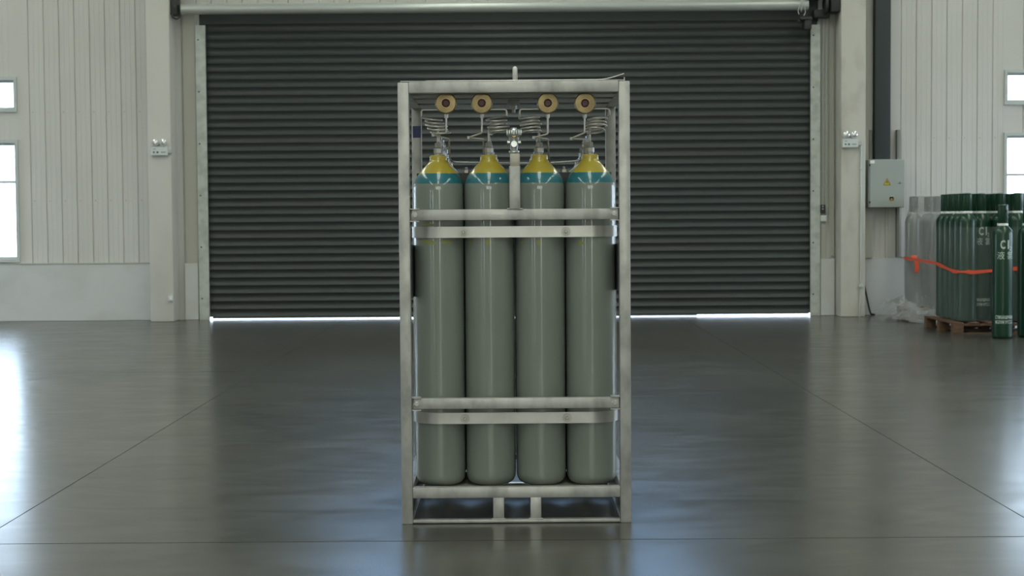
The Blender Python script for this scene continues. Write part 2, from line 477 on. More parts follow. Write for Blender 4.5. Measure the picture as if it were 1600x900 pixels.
for x0, x1, zt in ((-4.375, -4.235, 4.10), (4.175, 4.31, 4.045)):
    bm = bmesh.new()
    box(bm, x0, x1, -.075, -.067, 0, zt, .002); box(bm, x0, x0 + .008, -.067, -.036 if x0 > 0 else -.002, 0, zt); box(bm, x1 - .008, x1, -.067, -.036 if x0 < 0 else -.002, 0, zt)
    gr = put('guide_rail', bm, M['galv_guide'], door, smooth=False)
    bm = bmesh.new()
    for k in range(6): lathe(bm, [(.011, 0), (.011, .004), (.006, .008)], 10, ymx((x0 + x1) / 2 - .03, -.075, .3 + k * .72))
    put('bolt', bm, M['dark'], gr)
bm = bmesh.new(); lathe(bm, [(.068, 0), (.073, .006), (.073, 1.2), (.0735, 1.2), (.0735, 1.21), (.073, 1.21), (.073, 8.63), (.068, 8.64)], 28, xmx(-4.53, -.22, 4.30))
put('barrel', bm, M['galv_pipe'], door)
bm = bmesh.new()
box(bm, -4.70, -4.575, -.32, -.06, 4.22, 4.52, .01); lathe(bm, [(.05, 0), (.05, .05), (.11, .05), (.11, .07), (.05, .07), (.05, .1)], 20, xmx(-4.66, -.22, 4.31))
tube(bm, [(-4.64, -.33, 4.24), (-4.62, -.34, 4.17), (-4.56, -.33, 4.15), (-4.52, -.32, 4.21)], .012, 8, .03)
put('barrel_bracket', bm, M['dark'], door)
bm = bmesh.new()
box(bm, 4.40, 4.57, -.36, -.05, 4.19, 4.62, .015); box(bm, 4.20, 4.42, -.2, -.04, 4.13, 4.24, .01); box(bm, 3.93, 4.28, -.26, -.05, 4.375, 4.5, .01)
lathe(bm, [(.05, 0), (.13, .0), (.14, .02), (.13, .04), (.05, .04)], 24, xmx(4.33, -.22, 4.30))
put('barrel_bracket', bm, M['dark'], door)
bm = bmesh.new()
box(bm, 4.04, 4.30, -.30, -.14, 4.42, 4.56, .02); lathe(bm, [(.055, 0), (.06, .02), (.06, .2), (.05, .22)], 20, xmx(3.98, -.24, 4.46))
put('drive_motor', bm, M['galv_pipe'], door)
bm = bmesh.new()
for k, (dx, bot) in enumerate(((0, 4.16), (.03, 4.19), (.065, 4.14))):
    tube(bm, [(4.02 + dx, -.32, 4.48), (4.0 + dx * .6, -.33, 4.34), (3.95 + dx * 1.6, -.33, bot + .04), (3.965 + dx, -.33, bot)], .0055, 6, .03)
tube(bm, [(4.10, -.32, 4.44), (4.16, -.33, 4.38), (4.24, -.33, 4.42), (4.27, -.32, 4.46)], .008, 6, .03)
tube(bm, [(4.05, -.32, 4.40), (4.13, -.34, 4.36), (4.19, -.33, 4.40)], .007, 6, .03)
put('pull_chain', bm, M['galv_pipe'], door)
bm = bmesh.new(); box(bm, 3.99, 4.15, -.30, -.10, 4.09, 4.125, .005); box(bm, 4.05, 4.15, -.28, -.12, 3.96, 4.09, .01); lathe(bm, [(.02, 0), (.02, .03)], 12, xmx(3.96, -.26, 4.075))
put('limit_switch', bm, M['dark'], door)

# ---------------------------------------------------------------- columns, duct, strips
bm = bmesh.new(); box(bm, -4.985, -4.665, YW - .40, YW + .0, 0, HZ, .012); struct(put('trim_10', bm, M['column'], ang=40))
bm = bmesh.new(); box(bm, 4.53, 4.868, YW - .40, YW + .0, 0, HZ, .012); struct(put('trim_11', bm, M['column_dirty'], ang=40))
bm = bmesh.new(); box(bm, 4.868, 5.035, YW - .10, YW + .0, .8, HZ, .006); struct(put('trim_12', bm, M['strip'], smooth=False))
bm = bmesh.new(); box(bm, 5.27, 5.435, YW - .03, YW + .0, .8, HZ, .006); struct(put('trim_13', bm, M['wall'], smooth=False))
bm = bmesh.new(); box(bm, -4.56, -4.385, YW - .03, YW + .0, .795, 4.3, .004); struct(put('trim_14', bm, M['strip'], smooth=False))
bm = bmesh.new(); box(bm, 4.325, 4.40, YW - .035, YW, .795, 4.25, .004); box(bm, 4.44, 4.525, YW - .02, YW, .795, 4.25, .004); struct(put('trim_15', bm, M['strip'], smooth=False))
bm = bmesh.new(); box(bm, 5.045, 5.258, YW - .20, YW - .002, 2.10, HZ - .5, .004); box(bm, 5.04, 5.263, YW - .205, YW - .002, 4.9, 4.94)
tag(put('drain_duct', bm, M['duct'], ang=30), 'dark grey rectangular vertical duct running up the white wall above the electrical cabinet', 'duct')

# conduits right of the shutter
for k, (x, zb, nm) in enumerate(((4.352, 1.545, 'thin vertical conduit pipe nearest the shutter guide, ending at the small switch box'),
                                 (4.398, 1.41, 'second thin vertical conduit pipe, beside the one nearest the shutter guide'))):
    bm = bmesh.new(); tube(bm, [(x, YW - .055, zb), (x, YW - .055, 4.13)], .009, 8)
    for zz in (3.0, 2.0): box(bm, x - .02, x + .02, YW - .06, YW - .035, zz, zz + .015)
    tag(put('conduit_pipe', bm, M['galv_pipe']), nm, 'pipe', 'conduit pipes beside the shutter')
bm = bmesh.new(); tube(bm, [(4.43, YW - .05, 4.16), (4.46, YW - .05, 4.08), (4.49, YW - .045, 4.0), (4.50, YW - .045, .85), (4.46, YW - .045, .83), (4.53, YW - .045, .83)], .008, 8, .05)
tag(put('cable', bm, M['strip']), 'grey cable curving down the wall beside the right column', 'cable')
t = thing('switch_box', 'small dark push-button switch box beside the shutter guide', 'switch', (4.343, YW - .035, 1.43))
bm = bmesh.new(); box(bm, -.036, .036, -.05, 0, 0, .117, .004); put('housing', bm, M['dark'], t, smooth=False)
for k, (c) in enumerate(('red', 'galv_pipe', 'galv_pipe')):
    bm = bmesh.new(); lathe(bm, [(.011, 0), (.011, .008)], 12, ymx(0, -.05, .022 + .036 * k)); put('button', bm, M[c], t)
t = thing('junction_box', 'small white square box under the dark switch box', 'box', (4.357, YW - .035, 1.313))
bm = bmesh.new(); box(bm, -.042, .042, -.04, 0, 0, .085, .006); put('housing', bm, M['white_plastic'], t, smooth=False)
bm = bmesh.new(); box(bm, -.03, .03, -.044, -.04, .012, .073, .001); put('cover_plate', bm, M['white_plastic'], t, smooth=False)

# twin emergency lights on the columns
def emergency(x0, x1, z0, side, label):
    t = thing('emergency_light', label, 'light', ((x0 + x1) / 2, YW - .40, z0), 0, 'twin emergency lights on the columns')
    W = (x1 - x0) / 2
    bm = bmesh.new(); box(bm, -W, W, -.055, 0, 0, .125, .006); put('housing', bm, M['white_plastic'], t, smooth=False)
    for s in (-1, 1):
        bm = bmesh.new(); box(bm, s * W * .5 - .018, s * W * .5 + .018, -.04, -.01, .12, .15, .003)
        lathe(bm, [(.02, -.02), (.045, .0), (.052, .03), (.052, .045), (.048, .045)], 20, ymx(s * W * .5, -.02, .178))
        lp = put('lamp_head', bm, M['white_plastic'], t)
        bm = bmesh.new(); lathe(bm, [(.047, .038), (.040, .052), (.02, .060), (0, .062)], 20, ymx(s * W * .5, -.02, .178))
        put('lens', bm, M['lamp_glass'], lp)
    bm = bmesh.new(); lathe(bm, [(.012, 0), (.012, .003)], 10, ymx(-W * .62, -.055, .045)); put('test_button', bm, M['dark'], t, smooth=False)
    for nm_, a_, b_, c_, d_ in (('indicator', -.3, -.08, .033, .055), ('label_print', .2, .75, .04, .048), ('label_print', -.7, -.4, .085, .091)):
        bm = bmesh.new(); box(bm, a_ * W, b_ * W, -.0575, -.055, c_, d_); put(nm_, bm, M['dark'], t, smooth=False)
    bm = bmesh.new(); box(bm, W, W + .055, -.04, 0, .03, .09, .004); put('cable_gland', bm, M['galv_pipe'], t, smooth=False)
    return t
emergency(-4.935, -4.70, 2.285, 1, 'white twin-head emergency light on the left column')
emergency(4.49 + .05, 4.736 + .02, 2.325, 1, 'white twin-head emergency light on the right column beside the electrical cabinet')
bm = bmesh.new(); tube(bm, [(4.80, YW - .415, 2.34), (4.80, YW - .415, .46)], .010, 8); box(bm, 4.782, 4.818, YW - .43, YW - .40, 2.02, 2.05, .003)
box(bm, 4.775, 4.83, YW - .44, YW - .40, .40, .455, .004); tube(bm, [(4.80, YW - .415, .40), (4.785, YW - .415, .0)], .014, 8)
tag(put('conduit_pipe', bm, M['galv_pipe']), 'thin conduit running down the right column from its emergency light to the floor', 'pipe')
t = thing('wall_socket', 'small white plug socket low on the left column', 'socket', (-4.70, YW - .40, .285))
bm = bmesh.new(); box(bm, -.035, .035, -.03, 0, 0, .07, .006); put('housing', bm, M['white_plastic'], t, smooth=False)
bm = bmesh.new(); lathe(bm, [(.016, 0), (.014, .02), (0, .02)], 14, ymx(.005, -.03, .035)); put('plug', bm, M['ring_white'], t)

# electrical cabinet
t = thing('electrical_cabinet', 'grey wall-mounted electrical cabinet with a yellow warning triangle on its door', 'cabinet', (5.18, YW - .10, 1.50))
bm = bmesh.new(); box(bm, -.25, .24, -.20, .0, 0, .665, .006); put('body', bm, M['cabinet'], t, smooth=False)
bm = bmesh.new(); box(bm, -.235, .245, -.222, -.203, .006, .66, .004); dr = put('door', bm, M['cabinet'], t, smooth=False)
for zz in (.06, .57):
    bm = bmesh.new(); lathe(bm, [(.010, 0), (.010, .03)], 10, zmx(-.236, -.222, zz)); put('hinge', bm, M['black'], dr)
bm = bmesh.new(); lathe(bm, [(.018, 0), (.018, .012), (.012, .02), (0, .02)], 16, ymx(.185, -.222, .345)); box(bm, .15, .178, -.232, -.222, .338, .352, .002)
put('lock', bm, M['chrome'], dr)
bm = bmesh.new()
vs = [bm.verts.new((x, -.2235, z)) for x, z in ((-.055, .305), (.058, .305), (.0015, .41))]; bm.faces.new(vs); put('warning_sign', bm, M['yellow'], dr, smooth=False)
sg = dr.children[-1] if dr.children else None
bm = bmesh.new()
def tri_ring(bm, pts_o, pts_i, y):
    a = [bm.verts.new((x, y, z)) for x, z in pts_o]; b = [bm.verts.new((x, y, z)) for x, z in pts_i]
    for i in range(3): j = (i + 1) % 3; bm.faces.new([a[i], a[j], b[j], b[i]])
tri_ring(bm, ((-.05, .308), (.053, .308), (.0015, .403)), ((-.040, .314), (.043, .314), (.0015, .391)), -.2245)
vs = [bm.verts.new((x, -.2245, z)) for x, z in ((.006, .378), (-.012, .347), (.0, .349), (-.003, .322), (.016, .356), (.003, .354))]; bm.faces.new(vs)
put('warning_symbol', bm, M['black'], dr, smooth=False)
bm = bmesh.new(); box(bm, .035, .095, -.2245, -.222, .10, .145); lathe(bm, [(.034, 0), (.034, .003)], 20, ymx(.065, -.2215, .118)); put('label_plate', bm, M['yellow'], dr, smooth=False)
bm = bmesh.new(); box(bm, .035, .097, -.2262, -.2245, .148, .164); box(bm, .052, .078, -.2264, -.2246, .108, .125); put('label_print', bm, M['strip'], dr, smooth=False)
bm = bmesh.new(); box(bm, -.232, -.17, -.2245, -.222, .61, .65); put('name_plate', bm, M['ring_white'], dr, smooth=False)
for x, a, b, nm in ((4.985, 2.05, 2.58, 'slim strut coloured dark as slot shadow behind the electrical cabinet on the column side'), (5.372, .81, 2.58, 'slim strut coloured dark as slot shadow behind the electrical cabinet on the window side')):
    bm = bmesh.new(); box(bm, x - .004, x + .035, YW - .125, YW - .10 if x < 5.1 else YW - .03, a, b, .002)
    tag(put('shadow_strut', bm, mat('strut_shadow_grey', (.20, .20, .18), .6), smooth=False), nm, 'strut', 'shadow-dark struts behind the electrical cabinet')  # dark grey puts the slot shadows around the cabinet into the strut colour

# leaning rod
bm = bmesh.new(); tube(bm, [(4.872, YW - .09, .66), (4.98, YW - .14, .10), (5.0, YW - .15, .02), (5.06, YW - .15, .013)], .013, 8, .02)
tag(put('steel_rod', bm, M['dark']), 'dark bent steel rod leaning in the corner beside the right column', 'rod')

# ---------------------------------------------------------------- cylinder rack
XR, YR = .014, 7.215
HW, HD = .5255, .525
rack = thing('cylinder_rack', 'tall galvanised steel transport rack holding grey gas cylinders in the middle of the floor', 'rack', (XR, YR + HD, 0))
G = M['galv']
def part(name, fn, m=G, parent=rack, ang=30, smooth=True):
    bm = bmesh.new(); fn(bm); return put(name, bm, m, parent, smooth, ang)
F = -HD  # front plane in rack coordinates
for sx in (-1, 1):
    for sy in (-1, 1):
        x0, x1 = (-HW, -HW + .05) if sx < 0 else (HW - .05, HW)
        y0, y1 = (-HD, -HD + .05) if sy < 0 else (HD - .05, HD)
        part('post', lambda b: box(b, x0, x1, y0, y1, 0, 2.014, .004))
XI = HW - .05
for sy in (-1, 1):
    y0, y1 = (-HD, -HD + .05) if sy < 0 else (HD - .05, HD)
    part('top_rail', lambda b: box(b, -XI, XI, y0 + .001, y1 - .001, 1.966, 2.016, .004))
    part('shelf_rail', lambda b: box(b, -XI, XI, y0 + .003, y1 - .003, .118 if sy < 0 else .142, .168, .004))
    part('base_bar', lambda b: box(b, -XI, XI, y0 + .004, y1 - .004, .003, .018, .003))
    for c in (-.0825, .088):
        def fp(b):
            box(b, c - .025, c + .025, y0 + .004, y1 - .004, .016, .120, .003)
            box(b, c - .034, c + .034, y0 + .003, y0 + .02, .016, .024, .003)
        part('fork_post', fp)
for sx in (-1, 1):
    x0, x1 = (-HW + .001, -HW + .049) if sx < 0 else (HW - .049, HW - .001)
    yi0, yi1 = -HD + .05, HD - .05
    part('side_rail', lambda b: box(b, x0, x1, yi0, yi1, 1.966, 2.014, .004))
    part('side_rail', lambda b: box(b, x0, x1, yi0, yi1, .118, .168, .004))
    part('side_rail', lambda b: box(b, x0, x0 + .048, yi0, yi1, .003, .018, .003))
    part('base_skirt', lambda b: box(b, (x0 if sx < 0 else x1 - .006), (x0 + .006 if sx < 0 else x1), yi0, yi1, .018, .118, .001))
deck_m = mat('deck_steel', (.27, .25, .21), .6, .3)
for c in (-.2165, .2165):
    part('deck_plate', lambda b: box(b, c - .152, c + .152, -HD + .047, -HD + .52, .143, .155, .001), deck_m)
for c in (-.3525, -.1175, .1175, .3525):
    part('deck_bar', lambda b: box(b, c - .02, c + .02, -HD + .52, HD - .047, .143, .155, .001), deck_m)
# roof
part('roof_plate', lambda b: box(b, -HW + .012, HW - .025, -HD + .006, HD - .006, 2.0165, 2.0215, .001))
for a, c in ((.137, .325), (.425, .665), (.79, .99)):
    part('roof_beam', lambda b: (box(b, -XI + .001, XI - .001, F + a, F + c, 1.966, 1.972, .001), box(b, -XI + .001, XI - .001, F + a, F + a + .006, 1.972, 2.0165), box(b, -XI + .001, XI - .001, F + c - .006, F + c, 1.972, 2.0165)))
def lugplate(b):
    box(b, -.03, .03, F + .44, F + .66, 1.945, 1.966, .003); lathe(b, [(.017, 0), (.017, .018), (.009, .018), (.009, .035), (0, .035)][::-1] and [(.009, -.035), (.009, -.018), (.018, -.018), (.018, 0)], 6, zmx(.0, F + .55, 1.945))
part('lug_anchor', lugplate)
def lug(b): tube(b, [(0.008, F + .44, 2.02), (.008, F + .44, 2.118), (.008, F + .62, 2.118), (.008, F + .62, 2.02)], .0115, 14, .06)
part('lifting_lug', lug)
# mid rails with brackets
def midrail(zc, h):
    part('cross_rail', lambda b: box(b, -XI + .008, XI - .004, F + .010, F + .046, zc - h, zc + h, .003))
    for sx in (-1, 1):
        x0, x1 = (-XI, -XI + .042) if sx < 0 else (XI - .042, XI)
        br = part('bracket', lambda b: (box(b, x0, x1, F + .0, F + .05, zc + h + .0015, zc + h + .0055), box(b, x0, x1, F + .0, F + .05, zc - h - .0055, zc - h - .0015), box(b, x0, x1, F + .046, F + .05, zc - h, zc + h)))
        xb = -.452 if sx < 0 else .452
        bm = bmesh.new(); lathe(bm, [(.0165, 0), (.0165, .003)], 20, ymx(xb, F + .010, zc)); lathe(bm, [(.013, .003), (.013, .010), (.010, .012), (0, .012)], 6, ymx(xb, F + .010, zc))
        put('bolt', bm, M['galv'], br, ang=25)
midrail(1.414, .0245); midrail(.552, .0245)
# straps hugging the outer bottles
RC = .1158
def strap(zc, h):
    pts = []
    cy = F + .185          # first row axis
    yf = cy - RC - .003
    for a in range(0, 91, 6):
        t = math.radians(a); pts.append((-.3525 - (RC + .003) * math.cos(t), cy - (RC + .003) * math.sin(t)))
    for k in range(1, 24):
        x = -.3525 + .705 * k / 24; pts.append((x, yf))
    for a in range(90, -1, -6):
        t = math.radians(a); pts.append((.3525 + (RC + .003) * math.cos(t), cy - (RC + .003) * math.sin(t)))
    bm = bmesh.new(); rows = []
    for i, (x, y) in enumerate(pts):
        p = Vector(pts[max(i - 1, 0)]); q = Vector(pts[min(i + 1, len(pts) - 1)]); d = (q - p).normalized(); n = Vector((d.y, -d.x))
        o = Vector((x, y)); e = o + n * .006
        rows.append([bm.verts.new((o.x, o.y, zc - h)), bm.verts.new((e.x, e.y, zc - h)), bm.verts.new((e.x, e.y, zc + h)), bm.verts.new((o.x, o.y, zc + h))])
    for a, b in zip(rows, rows[1:]):
        for k in range(4): bm.faces.new([a[k], a[(k + 1) % 4], b[(k + 1) % 4], b[k]])
    bm.faces.new(rows[0]); bm.faces.new(rows[-1][::-1])
    s = put('clamp_strap', bm, M['galv_strap'], rack, ang=30)
    for xb in (-.235, .235):
        bm = bmesh.new(); lathe(bm, [(.022, 0), (.022, .003)], 20, ymx(xb, yf - .006, zc)); lathe(bm, [(.015, .003), (.015, .014)], 6, ymx(xb, yf - .006, zc)); lathe(bm, [(.008, .014), (.008, .022), (.006, .024)], 14, ymx(xb, yf - .006, zc))
        put('bolt', bm, M['steel'], s, ang=25)
strap(1.335, .0255); strap(.478, .0255)
# rear straps/rail between rows
part('rear_rail', lambda b: box(b, -XI, XI, HD - .045, HD - .006, 1.39, 1.438, .003))
part('rear_rail', lambda b: box(b, -XI, XI, HD - .045, HD - .006, .527, .577, .003))
def spacer(b): box(b, -.46, .46, F + .297, F + .307, 1.50, 1.612, .002)
sp = part('spacer_bar', spacer, M['dark'])
for xb in (-.225, .235):
    bm = bmesh.new(); lathe(bm, [(.016, 0), (.016, .012), (.012, .014)], 6, zmx(xb, F + .302, 1.612)); lathe(bm, [(.007, .012), (.007, .026), (0, .028)], 12, zmx(xb, F + .302, 1.612)); put('bolt', bm, M['steel'], sp, ang=25)
# side name plates
for sx in (-1, 1):
    x = sx * (HW - .0555)
    part('side_plate', lambda b: box(b, min(x, x + sx * .006), max(x, x + sx * .006), F + .06, HD - .06, 1.035 if sx < 0 else 1.06, 1.275, .001), M['black'], smooth=False)
# blue sticker on the rear post
def stick(b): box(b, -HW + .006, -HW + .046, HD - .052, HD - .0495, 1.815, 1.875)
st = part('blue_sticker', stick, M['blue'], smooth=False)
part('roof_wire', lambda b: (tube(b, [(.29, F + .05, 2.025), (.42, F + .06, 2.026), (.505, F + .08, 2.054)], .0022, 6, .05), tube(b, [(-.40, F + .04, 2.0235), (.29, F + .05, 2.025)], .0018, 6), tube(b, [(.503, F + .03, 2.01), (.503, F + .03, 2.034)], .0025, 6)), M['steel'])

# centre standpipe with valve
part('centre_post', lambda b: (box(b, -.023, .027, F + .002, F + .048, 1.438, 1.632, .004), box(b, -.034, .038, F + .004, F + .046, 1.4365, 1.443, .002)))
part('centre_sleeve', lambda b: (box(b, -.019, .026, F + .004, F + .046, 1.6325, 1.692, .006), box(b, -.023, .027, F + .002, F + .048, 1.630, 1.634)), mat('sleeve_steel', (.42, .39, .34), .45, .4))
vx, vy = .0, F + .025
mv = part('outlet_valve', lambda b: (lathe(b, [(.020, 0), (.024, .004), (.024, .010), (.016, .014), (.018, .034), (.021, .05), (.024, .072), (.032, .080), (.034, .084), (.034, .104), (.030, .109), (.012, .110), (.012, .116), (0, .117)], 24, zmx(vx, vy, 1.692))), M['chrome'])
part('outlet_nozzle', lambda b: (lathe(b, [(.017, 0), (.017, .02), (.014, .024), (.010, .024), (.010, .018), (0, .018)], 18, ymx(vx, vy - .012, 1.733)), lathe(b, [(.008, -.032), (.010, -.030), (.010, .030), (.008, .032)], 12, xmx(vx, vy, 1.742))), M['chrome'], mv)
part('brass_core', lambda b: (lathe(b, [(.011, 0), (.012, .012), (.009, .014), (0, .014)], 16, ymx(vx, vy - .016, 1.772))), M['brass'], mv)
part('top_disc', lambda b: [box(b, -.034 + .0105 * k, -.0275 + .0105 * k, vy - .0355, vy - .031, 1.777, 1.796, .001) for k in range(7)], M['chrome'], mv)

# brass shut-off valves, coils, drop tubes
def coil_pts(cx, cy, z0, z1, turns, r, lean, squash=.9, ph=0, sx_tilt=0):
    n = int(turns * 20); out = []
    for i in range(n + 1):
        t = i / n; a = ph + 2 * PI * turns * t
        rr = r * (1 + .12 * math.sin(a * .37 + 1))
        out.append((cx + lean * t + rr * math.cos(a), cy + rr * squash * math.sin(a), z0 + (z1 - z0) * t + .007 * math.sin(a * 1.03 + .8 + sx_tilt)))
    return out
TB = .0042
def brass(xv, zv, sx, xc, lean, xf, drop):
    """xv disc centre; sx side the outlet leaves; xc coil centre; xf bottle fitting; drop = list of points"""
    yv = F + .085
    v = part('shutoff_valve', lambda b: (lathe(b, [(.020, -.06), (.024, -.055), (.024, -.012), (.040, -.006), (.0465, .000), (.049, .004), (.049, .012), (.0475, .018), (.044, .0215), (.027, .0235), (.0235, .024), (.0235, .018), (0, .018)], 40, ymx(xv, yv, zv)),
                                         box(b, xv - .012, xv + .012, yv + .03, yv + .054, zv, 1.966, .002)), M['brass'], ang=28)
    part('red_centre', lambda b: lathe(b, [(.0195, .0175), (.0190, .026), (.0150, .0275), (.0125, .0235), (0, .0235)], 24, ymx(xv, yv, zv)), M['red'], v, ang=20)
    part('union_nut', lambda b: (lathe(b, [(.009, 0), (.0095, .01), (.0095, .018), (.006, .022)][::1], 6, zmx(xv, yv + .02, zv - .066))), M['steel'], v, ang=25)
    yt = yv + .02
    xo = xc + sx * .047
    path = [(xv + sx * .03, yt, 1.897), (xo, yt, 1.897), (xo, yt, 1.868)]
    cp = coil_pts(xc, F + .14, 1.862, 1.790, 4.6, .044, lean, .95, 0 if sx > 0 else PI, xf * 4)
    end = cp[-1]
    zt = 1.818
    tail = [(xf + (end[0] - xf) * .4, F + .17, zt), (xf, F + .185, zt), (xf, F + .185, 1.752)]
    def ct(b):
        tube(b, round_path(path, .014) + [Vector(p) for p in cp], TB, 8)
        tube(b, round_path([cp[-1]] + tail, .018), TB * 1.2, 8)
    part('coiled_tube', ct, M['tube'], ang=60)
    part('drop_tube', lambda b: (tube(b, drop, TB, 8, .006), lathe(b, [(.007, -.006), (.0075, .006)], 10, zmx(*drop[2]))), M['tube'], ang=60)
yt = F + .105
brass(-.310, 1.925, -1, -.378, .040, -.3525, [(-.311, yt, 1.86), (-.312, yt, 1.790), (-.372, yt + .02, 1.783), (-.300, yt + .03, 1.765), (-.300, F + .25, 1.68)])
brass(-.146, 1.924, 1, -.080, .012, -.1175, [(-.146, yt, 1.86), (-.147, yt, 1.790), (-.208, yt + .02, 1.770), (-.141, yt + .03, 1.763), (-.142, F + .25, 1.67)])
brass(.156, 1.922, -1, .074, .008, .1175, [(.156, yt, 1.86), (.155, yt, 1.783), (.092, yt + .02, 1.768), (.156, yt + .03, 1.762), (.166, F + .28, 1.655)])
brass(.326, 1.920, 1, .392, -.018, .3525, [(.326, yt, 1.86), (.325, yt, 1.787), (.264, yt + .02, 1.762), (.328, yt + .03, 1.759), (.328, F + .25, 1.67)])
part('manifold_tube', lambda b: tube(b, [(-.300, F + .25, 1.676), (-.292, F + .30, 1.664), (-.14, F + .30, 1.660), (.0, F + .30, 1.656), (.166, F + .30, 1.657), (.31, F + .30, 1.666), (.328, F + .26, 1.676)], TB * .9, 8, .02), M['tube'], ang=60)
part('manifold_tube', lambda b: tube(b, [(.0, F + .30, 1.656), (.0, F + .06, 1.66)], TB, 8), M['tube'], ang=60)
# feeders linking the bottles behind each other
for k, xf in enumerate((-.3525, -.1175, .1175, .3525)):
    def feed(b):
        for r in range(1, 4):
            y = F + .185 + .235 * r
            tube(b, [(xf, y, 1.750), (xf, y, 1.79 - .004 * r), (xf, y - .10, 1.80 - .004 * r), (xf, y - .19, 1.775)], TB, 8, .025)
            tube(b, [(xf, y - .19, 1.775), (xf, y - .215, 1.752)], TB, 8)
    part('link_tube', feed, M['tube'], ang=60)

# ---------------------------------------------------------------- grey banded bottles
R = RC
BZ = .1552
prof = [(0, 0), (.06, .0), (.082, .004), (.098, .012), (.1085, .023), (.1142, .038), (R, .055), (R, 1.372), (.1152, 1.387), (.1142, 1.398), (.1115, 1.408), (.107, 1.423),
        (.100, 1.437), (.0915, 1.450), (.080, 1.465), (.0685, 1.478), (.058, 1.489), (.050, 1.497), (.0455, 1.503), (.0425, 1.508), (.0415, 1.512), (.0400, 1.514), (.0400, 1.527), (.0385, 1.533), (.034, 1.536), (.016, 1.537), (0, 1.537)]
XS = (-.3525, -.1175, .1175, .3525)
bot = thing('gas_cylinder', '', 'gas cylinder', (0, 0, 0), 0, 'grey gas cylinders standing in the rack')
bm = bmesh.new(); lathe(bm, prof, 56); put('bottle', bm, M['bottle'], bot, ang=30)
bm = bmesh.new()
lathe(bm, [(.017, 0), (.017, .008)], 20, zmx(0, 0, 1.5365))
lathe(bm, [(.0185, 0), (.0212, .002), (.0212, .022), (.0185, .024), (.012, .0255), (.012, .0275)], 6, zmx(0, 0, 1.5445, .15))
va = put('valve', bm, M['steel'], bot, ang=25)
bm = bmesh.new(); lathe(bm, [(.0150, 0), (.0172, .002), (.0172, .020), (.0145, .022), (.0085, .0225), (.0075, .028), (.006, .030)], 6, zmx(0, 0, 1.5715, .45)); put('union_nut', bm, M['steel'], va, ang=25)
colname = ('leftmost', 'second from left', 'third from left', 'rightmost')
rowname = ('front row of the rack', 'second row of the rack', 'third row of the rack', 'back row of the rack')
first = True
bots = {}
for r in range(4):
    for c in range(4):
        lab = 'grey gas cylinder, yellow neck, %s in the %s' % (colname[c], rowname[r])
        loc = (XR + XS[c] + (0, .0012, -.001, .0012)[r] * (1, -1, 1, -1)[c], YR + .185 + .235 * r, BZ)
        if first: bot.location = loc; bot['label'] = lab; o = bot; first = False
        else: o = dup(bot, loc, random.uniform(-.25, .25) if r else 0, lab)
        bots[(r, c)] = o
# yellow paint remnants on the front row
def patch(bm, xc, w, z0, z1, seed):
    random.seed(seed); n = 9
    prev = None
    for i in range(n + 1):
        x = xc - w / 2 + w * i / n
        a = z0 + random.uniform(0, .3) * (z1 - z0); b = z1 - random.uniform(0, .35) * (z1 - z0)
        t = x / (R + .0006)
        p = Vector(((R + .0006) * math.sin(t), -(R + .0006) * math.cos(t)))
        cur = (bm.verts.new((p.x, p.y, a)), bm.verts.new((p.x, p.y, b)))
        if prev: bm.faces.new([prev[0], cur[0], cur[1], prev[1]])
        prev = cur
marks = {0: [(-.055, .05, 1.125, 1.148), (-.025, .03, 1.12, 1.142), (.045, .055, 1.122, 1.145), (-.045, .05, 1.208, 1.222)],
         1: [(-.005, .02, 1.112, 1.150), (-.095, .022, 1.122, 1.143)], 2: [(-.008, .018, 1.11, 1.148), (-.095, .02, 1.12, 1.14)], 3: [(-.055, .018, 1.11, 1.148), (-.045, .03, 1.118, 1.132)]}
for c, L_ in marks.items():
    for k, a in enumerate(L_):
        bm = bmesh.new(); patch(bm, *a, seed=c * 10 + k)
        put('yellow_marking', bm, M['smudge'], bots[(0, c)], smooth=False)

# ---------------------------------------------------------------- green capped cylinders
RG = .112
gprof = [(0, 0), (.085, 0), (.100, .006), (.109, .018), (RG, .035), (RG, 1.165), (.110, 1.185), (.105, 1.205), (.095, 1.225), (.080, 1.243), (.066, 1.256), (.060, 1.264), (.058, 1.270)]
GP = thing('gas_cylinder', '', 'gas cylinder', (5.526, 17.87, 0), 0, 'green chlorine cylinders')
bm = bmesh.new(); lathe(bm, gprof, 40); put('bottle', bm, M['green'], GP)
bm = bmesh.new(); lathe(bm, [(.0595, 1.268), (.0605, 1.270), (.0605, 1.292), (.0595, 1.294)], 32); put('neck_ring', bm, M['ring_white'], GP)
bm = bmesh.new(); lathe(bm, [(.052, 1.292), (.057, 1.300), (.056, 1.485), (.059, 1.489), (.059, 1.497), (.052, 1.503), (.03, 1.506), (0, 1.507)], 32); cp = put('valve_cap', bm, M['green'], GP)
bm = bmesh.new(); lathe(bm, [(.010, 0), (.010, .004), (0, .004)], 14, ymx(.020, -.0525, 1.435)); put('vent_hole', bm, M['black'], cp, smooth=False)
bm = bmesh.new()
t_ = text_mesh('C', .14, .004); fit(t_, .056, .100, -.030, 1.008); wrap_round(t_, RG + .0012); merge(bm, t_)
t_ = text_mesh('l', .14, .004); fit(t_, .017, .100, .032, 1.008); wrap_round(t_, RG + .0012); merge(bm, t_)
t_ = text_mesh('2', .07, .001); fit(t_, .028, .046, .064, .992); wrap_round(t_, RG + .0012); merge(bm, t_)
for s_, cx in (('液', -.052), ('氯', .060)):
    t_ = text_mesh(s_, .1, .0); fit(t_, .082, .088, cx, .892); wrap_round(t_, RG + .0012); merge(bm, t_)
for s_, z0 in (('CYMNAN&PHARM', .222), ('MGXWM WYCC-GS', .168)):
    t_ = text_mesh(s_, .05, .001); fit(t_, .222, .042, 0, z0); wrap_round(t_, RG + .0012); merge(bm, t_)
put('lettering', bm, M['letter'], GP, smooth=False)
